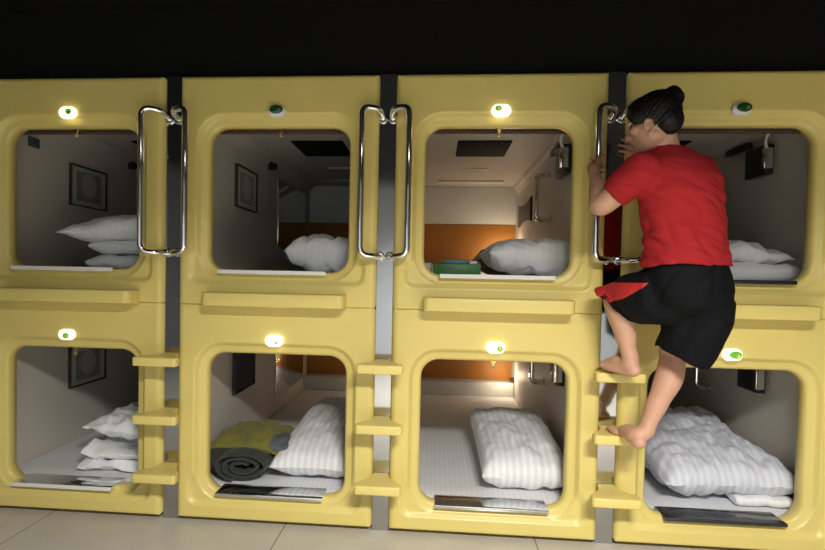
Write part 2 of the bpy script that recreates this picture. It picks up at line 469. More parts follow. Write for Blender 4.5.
for row in (0, 1):
    for k in range(4):
        x0 = (k - 1.5)*PITCH; z0 = SEAM + .001 if row else .024
        t = thing('sleeping_capsule', CAPLAB[row, k], 'capsule bed', (x0, 0, z0), group='stacked sleeping capsules')
        CAP[row, k] = t
        h, ob, ot = (1.100, .165, .862) if row else (SEAM - .024, .126, .812)
        dz = 0 if row else -.024              # cabins share one height above the row's foot
        put('front_shell', 'front_%d' % row, front_hi if row else front_lo, M['yellow'], t)
        put('cabin', 'cabin', lambda: cabin_bm(0), M['cream'], t, (0, 0, dz), smooth=False)
        put('back_board', 'back_board', lambda: box((-HW + .004, YB - .034, .28), (HW - .012, YB - .021, .645), .003), M['orange'], t, (0, 0, dz))
        put('upper_back_board', 'upper_back_board', lambda: box((-HW + .004, YB - .030, .648), (HW - .004, YB - .021, .992), .002), M['white_board'], t, (0, 0, dz))
        put('rear_ledge', 'rear_ledge', lambda: box((-HW + .004, YB - .16, .124), (HW - .004, YB - .036, .272), .006), M['white_board'], t, (0, 0, dz))
        lamp_parts(t, (1.9999 - z0) if row else .9078 - z0, LAMPS[row, k])
        # sill plate
        sx = {0: -.03, 1: -.02, 2: 0, 3: 0}[k]
        sp = obj('sill_plate', box((-.265 + sx, -.006, ob - (.014 if row else .012)), (.265 + sx, .122, ob + .004), .002), M[SILL[row, k]], t)
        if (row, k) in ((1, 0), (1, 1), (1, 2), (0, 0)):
            obj('edge_glint', box((-.265 + sx, -.010, ob - .015), (.265 + sx, -.0055, ob + .004), .001, 1), M['white_plastic'], sp)  # bright reflection on the plate's front edge, put in as a white strip
        if row == 1:
            put('step_shelf', 'shelf', shelf_bm, M['yellow'], t, ({0: .035, 1: .01, 2: 0, 3: -.02}[k], 0, -.010))
            b = box((-.165, .84, .985), (.165, 1.26, .996), .004)
            add_box(b, (-.05, .90, .982), (.05, .92, .988), .002)
            put('ceiling_vent', 'vent', b, M['vent_black'], t)
            put('ceiling_strip_lamp', 'strip_lamp', lambda: box((-.28, 2.24, .978), (.28, 2.33, .996), .006), M['strip_lamp'], t)
            put('ceiling_strip_lamp', 'small_strip_lamp', lambda: box((-.10, 1.70, .986), (.10, 1.745, .996), .003), M['strip_lamp'], t)
        # roller blind at the head of the window, with its bracket
        if (row, k) != (0, 3):
            def blind():
                bm = bmesh.new(); add_tube(bm, [(-.36, 0, 0), (.36, 0, 0)], .02, 16)
                return add_box(bm, (-.35, -.024, -.022), (.35, -.006, -.010), .003)
            put('bamboo_roller_blind', 'blind', blind, M['bamboo'], t, (0, .145, ot + .014))
            def bracket():
                bm = bmesh.new()
                add_prism(bm, [(-.016, .012), (.016, .012), (.012, -.002), (.006, -.012), (.004, -.02), (-.004, -.02), (-.006, -.012), (-.012, -.002)], -.004, .004, 'y', .001, 1)
                ring = [(.007*math.cos(2*PI*i/14), 0, -.026 + .007*math.sin(2*PI*i/14)) for i in range(15)]
                return add_tube(bm, ring, .0022, 6)
            if k != 3 : put('blind_catch', 'catch', bracket, M['gold'], t, (.0, .06, ot - .006))
        if k in (0, 1):
            # wall mirror deep inside on the left wall
            put('wall_mirror', 'wall_mirror', lambda: box((-HW, 1.53, .27), (-HW + .012, 2.40, .88), .003), M['mirror'], t, (0, 0, dz))
            if row: put('wall_spotlight', 'spot', lambda: add_tube(bmesh.new(), [(-HW, 1.32, .93), (-HW + .02, 1.32, .93), (-HW + .028, 1.315, .925), (-HW + .05, 1.30, .92)], [.03, .03, .022, .024], 16), M['dark_plastic'], t)
            if (row, k) == (1, 0):
                b = box((-HW, .30, .835), (-HW + .008, .385, .89), .003)
                add_box(b, (-HW + .006, .305, .845), (-HW + .024, .345, .885), .004)
                obj('socket_plate', b, M['socket'], t)
        else:
            rz = dz
            chrome_rail(t, (HW, 1.12, .835 + rz), (HW, 1.12, .545 + rz), (-.085, 0, 0))
            def rack():
                bm = bmesh.new(); n = 12; top, bot = [], []
                for i in range(n + 1):
                    s = i/n; y = 1.76 + .62*s; q = .028*math.sin(PI*s)
                    top.append((y, .79 - q)); bot.append((y, .60 + q))
                return add_prism(bm, bot + top[::-1], HW - .018, HW, 'x', .003, 1)
            put('concave_wall_rack', 'rack', rack, M['dark_wood'], t, (0, 0, dz))
            put('reading_lamp', 'sconce', lambda: add_tube(bmesh.new(), [(HW, 2.50, .30), (HW - .02, 2.50, .30), (HW - .03, 2.495, .30)], [.022, .022, .018], 16), M['dark_wood'], t, (0, 0, dz))

# plinth under the capsules: dark gap
o = struct('baseboard_front', box((-2.2, .125, 0), (2.2, 2.6, .024)), M['dark_gap'])

# ------------------------------------------------------------------ steel posts with rungs and handles
def rung_bm():
    pts = [(.038, .030), (.039, .015), (.043, .0)]
    for k in range(1, 8):
        s = k/8; pts.append((.044 + .060*s**2.2, -.0 - .095*s))
    pts += [(.106, -.112), (.107, -.138)]
    for k in range(1, 6): a = R(0 - 90*k/5); pts.append((.091 + .016*math.cos(a), -.138 + .016*math.sin(a)))
    full = pts + [(-x, y) for x, y in pts[::-1]]
    bm = bmesh.new(); add_prism(bm, full, -.042, 0, 'z', .007, 3); return bm

POSTLAB = ['steel post with three yellow rungs, leftmost, two chrome handles joined like a loop above',
           'steel post with three yellow rungs in the middle, between the second and third capsules',
           'steel post whose yellow rungs carry the bare feet of the climber']
for k in range(3):
    x0 = (k - 1)*PITCH
    t = thing('ladder_post', POSTLAB[k], 'ladder', (x0, 0, 0), group='steel ladder posts between the capsules')
    obj('steel_panel', box((-.0405, .030, 0), (.0405, .112, 2.186), .0015, 1), M['steel'], t)
    for z in (.831, .558, .283): put('rung', 'rung', rung_bm, M['yellow'], t, (0, 0, z))
    for s in (-1, 1):
        zt, zb = 2.002, 1.324
        xf = .024; X = .108
        path = fillet([(s*xf, .028, zt - .03), (s*xf, -.05, zt - .006), (s*X, -.082, zt), (s*X, -.082, zb), (s*xf, -.055, zb - .004), (s*xf, .028, zb)], .042, 8)
        h = obj('grab_handle', add_tube(bmesh.new(), path, .0145, 16), M['chrome'], t)
        for z in (zt - .03, zb):
            obj('flange', add_tube(bmesh.new(), [(s*xf, .031, z), (s*xf, .020, z), (s*xf, .012, z)], [.022, .022, .0165], 18), M['chrome'], h)

# ------------------------------------------------------------------ things hanging inside the cabins
def picture(row, k, label, m):
    c = CAP[row, k].location
    zc = c.z + (.683 if row else .592)
    t = thing('framed_picture', label, 'picture', (c.x - HW + .001, .825, zc), group='framed pictures on the cabin walls')
    w, h = .185, .128
    bm = bmesh.new()
    for a in ((-w, -h, -w + .007, h), (w - .009, -h, w, h), (-w, h - .010, w, h), (-w, -h, w, -h + .006)):
        add_box(bm, (0, a[0], a[1]), (.022, a[2], a[3]), .002, 1)
    obj('frame', bm, M['dark_wood'], t)
    obj('mount', box((.001, -w + .01, -h + .01), (.011, w - .01, h - .01)), M['mount' if m == 'mandala' else m], t)
    if m == 'mandala': obj('print', box((.009, -.125, -.092), (.0125, .125, .092)), M[m], t)
    t.scale = (1, 1, 1)
    return t
picture(1, 0, 'framed medallion print on the wall of the upper far left capsule', 'mandala')
picture(1, 1, 'framed picture in the dark upper capsule second from left', 'mandala')
picture(0, 0, 'framed medallion print half hidden at the top of the lower far left window', 'mandala')
picture(0, 1, 'dark blue framed picture in the lower capsule second from left', 'dark_blue')

def monitor(row, k, label):
    c = CAP[row, k].location
    z = c.z + (.82 if row else .70)
    t = thing('wall_monitor', label, 'monitor', (c.x + HW - .001, .60, z), group='monitors on the cabin walls')
    obj('casing', box((-.055, -.10, -.085), (-.012, .10, .075), .006), M['dark_plastic'], t)
    obj('bracket', add_box(box((-.016, -.03, -.04), (0, .03, .04), .003), (-.035, .12, .10), (0, .36, .135), .004), M['dark_plastic'], t)
    b = box((-.075, -.125, -.06), (-.03, -.095, .05), .006)
    obj('plug', b, M['chrome'], t)
    cab = [(-.055, -.112, .04), (-.08, -.13, .08), (-.07, -.17, .14), (-.04, -.20, .185)]
    obj('cable', add_tube(bmesh.new(), fillet(cab, .05, 6), .008, 10), M['cable'], t)
    return t
monitor(1, 2, 'small black monitor at the top right of the warmly lit upper window')
monitor(1, 3, 'small black wall monitor with white cable in the upper far right capsule')
monitor(0, 2, 'small black monitor at the top right of the lower window with striped mattress')
monitor(0, 3, 'small black wall monitor at the top of the lower far right window')

# ------------------------------------------------------------------ bedding
def noise3(p, s, seed): return noise.noise(Vector((p[0]*s + seed*7.3, p[1]*s - seed*3.1, p[2]*s + seed)))

def pillow_bm(w, l, h, seed=1, wr=.012, nx=44, ny=54, pinch=.10, sag=0.0, p=2.6):
    """stuffed pillow: w along x, l along y, h thick, seam at mid height, corners drawn out"""
    bm = bmesh.new(); top, bot = [], []
    for side, store in ((1, top), (-1, bot)):
        for j in range(ny + 1):
            row = []
            for i in range(nx + 1):
                u, v = -1 + 2*i/nx, -1 + 2*j/ny
                edge = (i in (0, nx) or j in (0, ny))
                if edge and side == -1: row.append(top[j][i]); continue
                g = max(0, (1 - abs(u)**p))**.55*max(0, (1 - abs(v)**p))**.55
                x = u*w/2*(1 - pinch*(1 - v*v)*abs(u)**3); y = v*l/2*(1 - pinch*(1 - u*u)*abs(v)**3)
                z = side*h/2*g
                pp = Vector((x, y, z))
                d = wr*(noise3((x*1.0, y*.45, z), 14, seed)*.8 + noise3((x, y*.7, z), 30, seed + 3)*.45)*(.25 + g)
                crease = wr*.9*(1 - abs(noise3((x*.8, y*.6, 0), 8, seed + 9)))**6*(.3 + g)
                z += side*(d - crease*.8)
                if side == 1: z += sag*(u*u)
                row.append(bm.verts.new((x, y, z)))
            store.append(row)
    for st in (top, bot):
        for j in range(ny):
            for i in range(nx):
                vs = (st[j][i], st[j][i + 1], st[j + 1][i + 1], st[j + 1][i])
                bm.faces.new(vs if st is top else vs[::-1])
    for v in bm.verts: pass
    return bm

def pillow(label, m, loc, size, rot=(0, 0, 0), seed=1, group=None, name='pillow', cat='pillow', **kw):
    o = obj(name, pillow_bm(*size, seed=seed, **kw), M[m], loc=loc)
    o.rotation_euler = [R(a) for a in rot]
    return tag(o, label, cat, group or 'pillows in the capsules')

def quilt(label, m, loc, w, l, h, layers=3, rot=0, seed=1, amp=.02):
    """quilt folded into layers: a long strip that doubles back on itself, crumpled"""
    bm = bmesh.new()
    th = h/layers*.5
    # centre line in (x, z)
    path = []
    for k in range(layers):
        z = th*(2*k + 1)
        xs = [(-.5 + i/14)*w*(1 - .06*k) for i in range(15)]
        if k % 2: xs = xs[::-1]
        path += [(x, z) for x in xs]
        if k < layers - 1:
            s = 1 if k % 2 == 0 else -1
            ex = xs[-1]
            for a in range(1, 6):
                ang = -90 + 180*a/6
                path.append((ex + s*th*math.cos(R(ang)), z + th + th*math.sin(R(ang))))
    rings = []
    ny = 26
    for i, (x, z) in enumerate(path):
        a, b = path[max(0, i - 1)], path[min(len(path) - 1, i + 1)]
        dx, dz = b[0] - a[0], b[1] - a[1]; L = math.hypot(dx, dz) or 1
        nx_, nz_ = -dz/L, dx/L
        rr = th*.93
        if i in (0, len(path) - 1): rr *= .55
        ring = []
        for side in (1, -1):
            for j in range(ny + 1):
                jj = j if side == 1 else ny - j
                v = -1 + 2*jj/ny
                e = math.sqrt(max(.04, 1 - abs(v)**6))
                y = v*l/2*(1 + .03*noise3((x, z, 0), 9, seed))
                X, Z = x + nx_*side*rr*e, z + nz_*side*rr*e
                d = amp*(noise3((X, y, Z), 11, seed) + .5*noise3((X, y, Z), 26, seed + 5))
                X += nx_*d + amp*.6*noise3((y, Z, X), 7, seed + 2); Z += nz_*d*.7
                ring.append(bm.verts.new((X, y, max(.003, Z))))
        rings.append(ring)
    n = len(rings[0])
    for a, b in zip(rings, rings[1:]):
        for k in range(n): bm.faces.new((a[k], a[(k + 1) % n], b[(k + 1) % n], b[k]))
    bm.faces.new(rings[0][::-1]); bm.faces.new(rings[-1])
    o = obj('folded_quilt', bm, M[m], loc=loc); o.rotation_euler = (0, 0, R(rot))
    return tag(o, label, 'quilt', 'folded quilts in the capsules')

def mattress(row, k, label):
    c = CAP[row, k].location; z = c.z + (.1225 if row else .0985)
    bm = bmesh.new(); nx, ny = 18, 46
    x0, x1, y0, y1 = -HW + .006, HW - .006, .13, 2.455
    top = [[bm.verts.new((x0 + (x1 - x0)*i/nx, y0 + (y1 - y0)*j/ny, .034 + .0035*noise3((i*.11, j*.10, 0), 1.7, k + row*5) - (.010 if i in (0, nx) or j in (0, ny) else 0))) for i in range(nx + 1)] for j in range(ny + 1)]
    for j in range(ny):
        for i in range(nx): bm.faces.new((top[j][i], top[j][i + 1], top[j + 1][i + 1], top[j + 1][i]))
    e = bmesh.ops.extrude_edge_only(bm, edges=[q for q in bm.edges if q.is_boundary])
    for v in e['geom']:
        if isinstance(v, bmesh.types.BMVert): v.co.z = 0
    bmesh.ops.contextual_create(bm, geom=[q for q in bm.edges if q.is_boundary])
    o = obj('mattress', bm, M['sheet'], loc=(c.x, 0, z))
    return tag(o, label, 'mattress', 'mattresses in the capsules')
MATLAB = {(1, 0): 'thin white mattress under the pillow stack of the upper far left capsule',
          (1, 1): 'thin white mattress in the dark upper capsule second from left',
          (1, 2): 'thin white mattress under the green box in the upper lit capsule',
          (1, 3): 'thin white mattress in the upper far right capsule behind the climber',
          (0, 0): 'white mattress in the lower far left capsule beneath crumpled bedding',
          (0, 1): 'white mattress under the rolled olive blanket, warm light at its far end',
          (0, 2): 'bright white striped mattress in the lower capsule third from left',
          (0, 3): 'white mattress under the big crumpled pillow in the lower far right capsule'}
for key in CAP: mattress(*key, MATLAB[key])
ZU, ZL = SEAM + .001 + .1225 + .036, .024 + .0985 + .036

# upper far left: pillow on a folded quilt
quilt('white folded quilt under the pillow in the upper far left capsule', 'pillow_soft', (-1.40, .42, ZU), .50, .36, .165, 2, seed=3, amp=.02)
pillow('white pillow with a pointed corner, on the folded quilt in upper far left capsule', 'pillow_soft', (-1.44, .40, ZU + .232), (.72, .40, .16), (0, -6, 4), seed=4, wr=.014)
# upper second
pillow('white pillow in the dark upper capsule second from left', 'pillow_soft', (-.33, .42, ZU + .105), (.44, .34, .21), (0, 4, -4), seed=7, wr=.020, p=4, pinch=.03)
# upper third
pillow('grey white rumpled pillow right of the green box in the lit capsule', 'pillow_soft', (.765, .40, ZU + .103), (.56, .36, .22), (0, 4, 5), seed=11, wr=.024, p=2.8)
pillow('pillow in brown painted shade, behind the grey white one in the lit upper capsule', 'shaded_pillow', (.70, .82, ZU + .10), (.48, .36, .20), (0, 0, 0), seed=12, wr=.012)
t = thing('storage_box', 'green box with blue top at the left of the lit upper window', 'box', (.352, .40, ZU))
obj('body', box((-.125, -.06, 0), (.125, .06, .066), .004), M['green_box'], t)
obj('lid', box((-.072, -.045, .066), (.062, .045, .088), .004), M['blue_card'], t)['label'] = 'blue lid'
obj('side_badge', add_loft(bmesh.new(), [((-.03, -.059, .036), (.014, 0, 0), (0, 0, .014)), ((-.03, -.0625, .036), (.013, 0, 0), (0, 0, .013))], 20), M['lens_green'], t)
o = obj('paper_packet', box((.066, -.04, .066), (.108, .04, .084), .004), M['white_paper'], loc=(.352, .40, ZU)); tag(o, 'small white packet lying on the green box', 'packet')
o = obj('paper_packet', box((.110, -.03, .066), (.124, .03, .078), .003), M['red_card'], loc=(.352, .40, ZU)); tag(o, 'small red packet at the right end of the green box', 'packet')
o = obj('paper_cup', add_tube(bmesh.new(), [(0, 0, 0), (0, 0, .07)], [.022, .026], 20), M['white_paper'], loc=(.195, .42, ZU)); tag(o, 'white paper cup left of the green box', 'cup')
# upper far right
pillow('white crumpled pillow in the upper far right capsule behind the climber', 'pillow_soft', (1.70, .42, ZU + .165), (.60, .34, .14), (4, 7, 3), seed=14, wr=.026)
quilt('white folded quilt under the pillow in the upper far right capsule', 'pillow_soft', (1.74, .42, ZU), .56, .34, .10, 1, seed=15, amp=.022)
# lower far left
quilt('white crumpled quilt by the window of the lower far left capsule', 'pillow_soft', (-1.40, .36, ZL), .48, .40, .13, 2, seed=17, amp=.040)
pillow('white crumpled pillow on top of the quilt in the lower far left capsule', 'pillow_soft', (-1.40, .46, ZL + .20), (.50, .48, .14), (0, 6, 0), seed=19, wr=.034, p=3.4, pinch=.04)
# lower second
pillow('large white striped pillow in the lower capsule second from left', 'pillow', (-.355, .64, ZL + .130), (.44, 1.00, .23), (6, 0, -2), seed=23, wr=.012, p=4, pinch=.05)
# lower third
pillow('white striped pillow slanting by the window of the lower third capsule', 'pillow', (.715, .60, ZL + .125), (.46, .92, .23), (5, 0, 1), seed=27, wr=.016, p=5, pinch=.04)
# lower far right
pillow('large bluish striped rumpled pillow in the lower far right capsule', 'pillow_blue', (1.665, .60, ZL + .155), (.66, .96, .26), (6, 0, 3), seed=31, wr=.030, p=4.2, pinch=.05)
quilt('white sheet bundle in front of the rumpled pillow, lower far right capsule', 'pillow_soft', (1.84, .215, ZL), .28, .14, .05, 1, seed=33, amp=.014)

# rolled olive blanket
t = thing('rolled_blanket', 'rolled dark blanket with olive cover in lower second window', 'blanket', (-.722, .285, ZL))
bm = bmesh.new(); turns = 2.6; n = 90; rings = []
for i in range(n + 1):
    a = 2*PI*turns*i/n + .6
    r = .022 + .062*i/n
    cx_, cz_ = r*1.75*math.cos(a), .068 + r*.86*math.sin(a)
    rn = Vector((math.cos(a), 0, math.sin(a)*.8)).normalized()*.0085
    ring = []
    for y in (-.17, -.16, -.08, .04, .17):
        q = (1 if y > -.17 else .5); wv = .006*noise3((cx_, y, cz_), 9, 3)
        ring.append((Vector((cx_, y + .012*noise3((a, 0, 0), 2, 5), cz_ + wv)), rn*q))
    rings.append([bm.verts.new(c + d) for c, d in ring] + [bm.verts.new(c - d) for c, d in ring[::-1]])
m_ = len(rings[0])
for a, b in zip(rings, rings[1:]):
    for k in range(m_): bm.faces.new((a[k], a[(k + 1) % m_], b[(k + 1) % m_], b[k]))
bm.faces.new(rings[0][::-1]); bm.faces.new(rings[-1])
zmin = min(v.co.z for v in bm.verts)
for v in bm.verts: v.co.z += .004 - zmin
obj('dark_roll', bm, M['blanket_dark'], t)
b = pillow_bm(.46, .44, .13, seed=41, wr=.030, pinch=.03)
for v in b.verts:
    v.co.z += -.9*max(0, abs(v.co.x + .02) - .10)**1.5
    v.co += Vector((-.02, .14, .155))
obj('olive_cover', b, M['blanket_olive'], t)
b = pillow_bm(.24, .26, .09, seed=43, wr=.014)
for v in b.verts: v.co += Vector((.12, .06, .145))
obj('grey_corner', b, M['blanket_grey'], t)
b = pillow_bm(.22, .30, .16, seed=44, wr=.02)
for v in b.verts: v.co += Vector((-.14, .02, .078))
obj('dark_bundle', b, M['blanket_dark'], t)

# ------------------------------------------------------------------ room
RX0, RX1, RY, RZ = -3.0, 3.1, -5.2, 2.52
struct('floor', box((RX0, RY, -.05), (RX1, 2.8, 0)), M['tile'])
struct('ceiling', box((RX0, RY, RZ), (RX1, 2.8, RZ + .05)), M['black_paint'])
struct('wall_left', box((RX0 - .05, RY, 0), (RX0, 2.8, RZ)), M['side_wall'])
struct('wall_right', box((RX1, RY, 0), (RX1 + .05, 2.8, RZ)), M['side_wall'])
bm = box((RX0, .06, 2.19), (RX1, .14, RZ))
struct('wall_front', bm, M['black_paint'])
bm = box((RX0, .06, 0), (-2.10, .14, 2.19)); add_box(bm, (2.10, .06, 0), (RX1, .14, 2.19))
struct('trim_1', bm, M['black_paint'])
struct('wall_rear', box((RX0, 2.8, 0), (RX1, 2.85, RZ)), M['black_paint'])
WX0, WX1 = -2.7, -1.3
bm = box((RX0, RY - .08, 0), (WX0, RY, RZ)); add_box(bm, (WX1, RY - .08, 0), (RX1, RY, RZ))
add_box(bm, (WX0, RY - .08, 0), (WX1, RY, .8)); add_box(bm, (WX0, RY - .08, 2.0), (WX1, RY, RZ))
struct('wall_back', bm, M['wall_grey'])
fr = bmesh.new(); wm = (WX0 + WX1)/2
for a in ((WX0, .8, WX0 + .06, 2.0), (WX1 - .06, .8, WX1, 2.0), (wm - .03, .8, wm + .03, 2.0), (WX0, .8, WX1, .86), (WX0, 1.94, WX1, 2.0)):
    add_box(fr, (a[0], RY - .07, a[1]), (a[2], RY + .01, a[3]), .004, 1)
w = struct('window_1', fr, M['white_frame'])
p = obj('pane', box((WX0, RY - .05, .8), (WX1, RY - .04, 2.0)), M['sky_pane'], w)

def ceiling_lamp(x, y, sx, sy, watts, label, col=(1, .96, .90)):
    t = thing('ceiling_light', label, 'light', (x, y, RZ))
    b = bmesh.new()
    for q in ((-sx, -sy, -sx + .02, sy), (sx - .02, -sy, sx, sy), (-sx, -sy, sx, -sy + .02), (-sx, sy - .02, sx, sy)):
        add_box(b, (q[0], q[1], -.035), (q[2], q[3], 0))
    obj('frame', b, M['white_plastic'], t)
    obj('diffuser', box((-sx + .02, -sy + .02, -.012), (sx - .02, sy - .02, -.002)), M['lamp_face'], t)
    L = bpy.data.lights.new('ceiling_light_lamp', 'AREA'); L.shape = 'RECTANGLE'; L.size = 2*sx - .06; L.size_y = 2*sy - .06
    L.spread = R(150); L.energy = watts; L.color = col
    lo = bpy.data.objects.new('ceiling_light_lamp', L); lo.location = (0, 0, -.02); link(lo, t)
ceiling_lamp(.85, -3.0, .45, .22, 230, 'white ceiling panel light in the room behind the camera')

def point(x, y, z, e, col, r=.03, name='reading_light'):
    L = bpy.data.lights.new(name, 'POINT'); L.energy = e; L.color = col; L.shadow_soft_size = r
    o = bpy.data.objects.new(name, L); o.location = (x, y, z); C.objects.link(o)
def cabin_light(row, k, e, col=(1, .78, .54)):
    c = CAP[row, k].location
    point(c.x + HW - .10, 2.38, c.z + (.37 if row else .34), e, col)
cabin_light(1, 2, 3.2)
cabin_light(0, 2, 2.0)
cabin_light(0, 1, 1.2)

world = bpy.data.worlds.new('world'); bpy.context.scene.world = world
world.use_nodes = True
world.node_tree.nodes['Background'].inputs[0].default_value = (.5, .55, .6, 1)
world.node_tree.nodes['Background'].inputs[1].default_value = .02

vs = bpy.context.scene.view_settings
vs.view_transform = 'Standard'; vs.look = 'None'; vs.gamma = 1; vs.exposure = 0; vs.use_curve_mapping = False
#PERSON
# ------------------------------------------------------------------ the climber
def add_ball(bm, c, r, ax=None, sub=3):
    """sphere, or an ellipsoid with half-axis vectors ax"""
    m = Matrix.Translation(Vector(c))
    if ax is not None:
        a = Matrix([list(Vector(q)) for q in ax]).transposed().to_4x4(); m = m @ a; r = 1
    b2 = bmesh.new(); bmesh.ops.create_icosphere(b2, subdivisions=sub, radius=r, matrix=m)
    bmesh.ops.recalc_face_normals(b2, faces=b2.faces); merge(bm, b2)

def add_limb(bm, pts, n=18):
    """chain of (point, radius) with round ends and smooth taper"""
    P = [Vector(p) for p, _ in pts]; Rr = [r for _, r in pts]
    # resample through a Catmull-Rom curve so joints bend softly
    out, ro = [], []
    for i in range(len(P) - 1):
        p0, p1, p2, p3 = P[max(0, i - 1)], P[i], P[i + 1], P[min(len(P) - 1, i + 2)]
        r0, r1, r2_, r3 = Rr[max(0, i - 1)], Rr[i], Rr[i + 1], Rr[min(len(P) - 1, i + 2)]
        for k in range(6):
            t = k/6
            out.append(.5*((2*p1) + (p2 - p0)*t + (2*p0 - 5*p1 + 4*p2 - p3)*t*t + (3*p1 - p0 - 3*p2 + p3)*t**3))
            ro.append(r1 + (r2_ - r1)*t*t*(3 - 2*t))
    out.append(P[-1]); ro.append(Rr[-1])
    b2 = bmesh.new(); add_tube(b2, out, ro, n); bmesh.ops.recalc_face_normals(b2, faces=b2.faces); merge(bm, b2)
    add_ball(bm, P[0], Rr[0], sub=2); add_ball(bm, P[-1], Rr[-1], sub=2)

def closed_loft(bm, rings, n=32):
    b2 = bmesh.new(); add_loft(b2, rings, n); bmesh.ops.recalc_face_normals(b2, faces=b2.faces); merge(bm, b2)

def fuse(bm, voxel, smooth=4, factor=.5):
    """melt overlapping closed pieces into one continuous surface"""
    me = bpy.data.meshes.new('fuse'); bm.to_mesh(me); bm.free()
    o = bpy.data.objects.new('fuse', me); C.objects.link(o)
    m = o.modifiers.new('r', 'REMESH'); m.mode = 'VOXEL'; m.voxel_size = voxel; m.use_smooth_shade = True
    if smooth:
        s = o.modifiers.new('s', 'SMOOTH'); s.factor = factor; s.iterations = smooth
    dg = bpy.context.evaluated_depsgraph_get(); dg.update()
    me2 = bpy.data.meshes.new_from_object(o.evaluated_get(dg))
    bpy.data.objects.remove(o); bpy.data.meshes.remove(me)
    b2 = bmesh.new(); b2.from_mesh(me2); bpy.data.meshes.remove(me2)
    return b2

def skin_obj(name, bm, m, parent, org):
    for v in bm.verts: v.co -= org
    me = bpy.data.meshes.new(name); bm.to_mesh(me); bm.free(); me.shade_smooth()
    for q in (m if isinstance(m, list) else [m]): me.materials.append(q)
    return link(bpy.data.objects.new(name, me), parent)

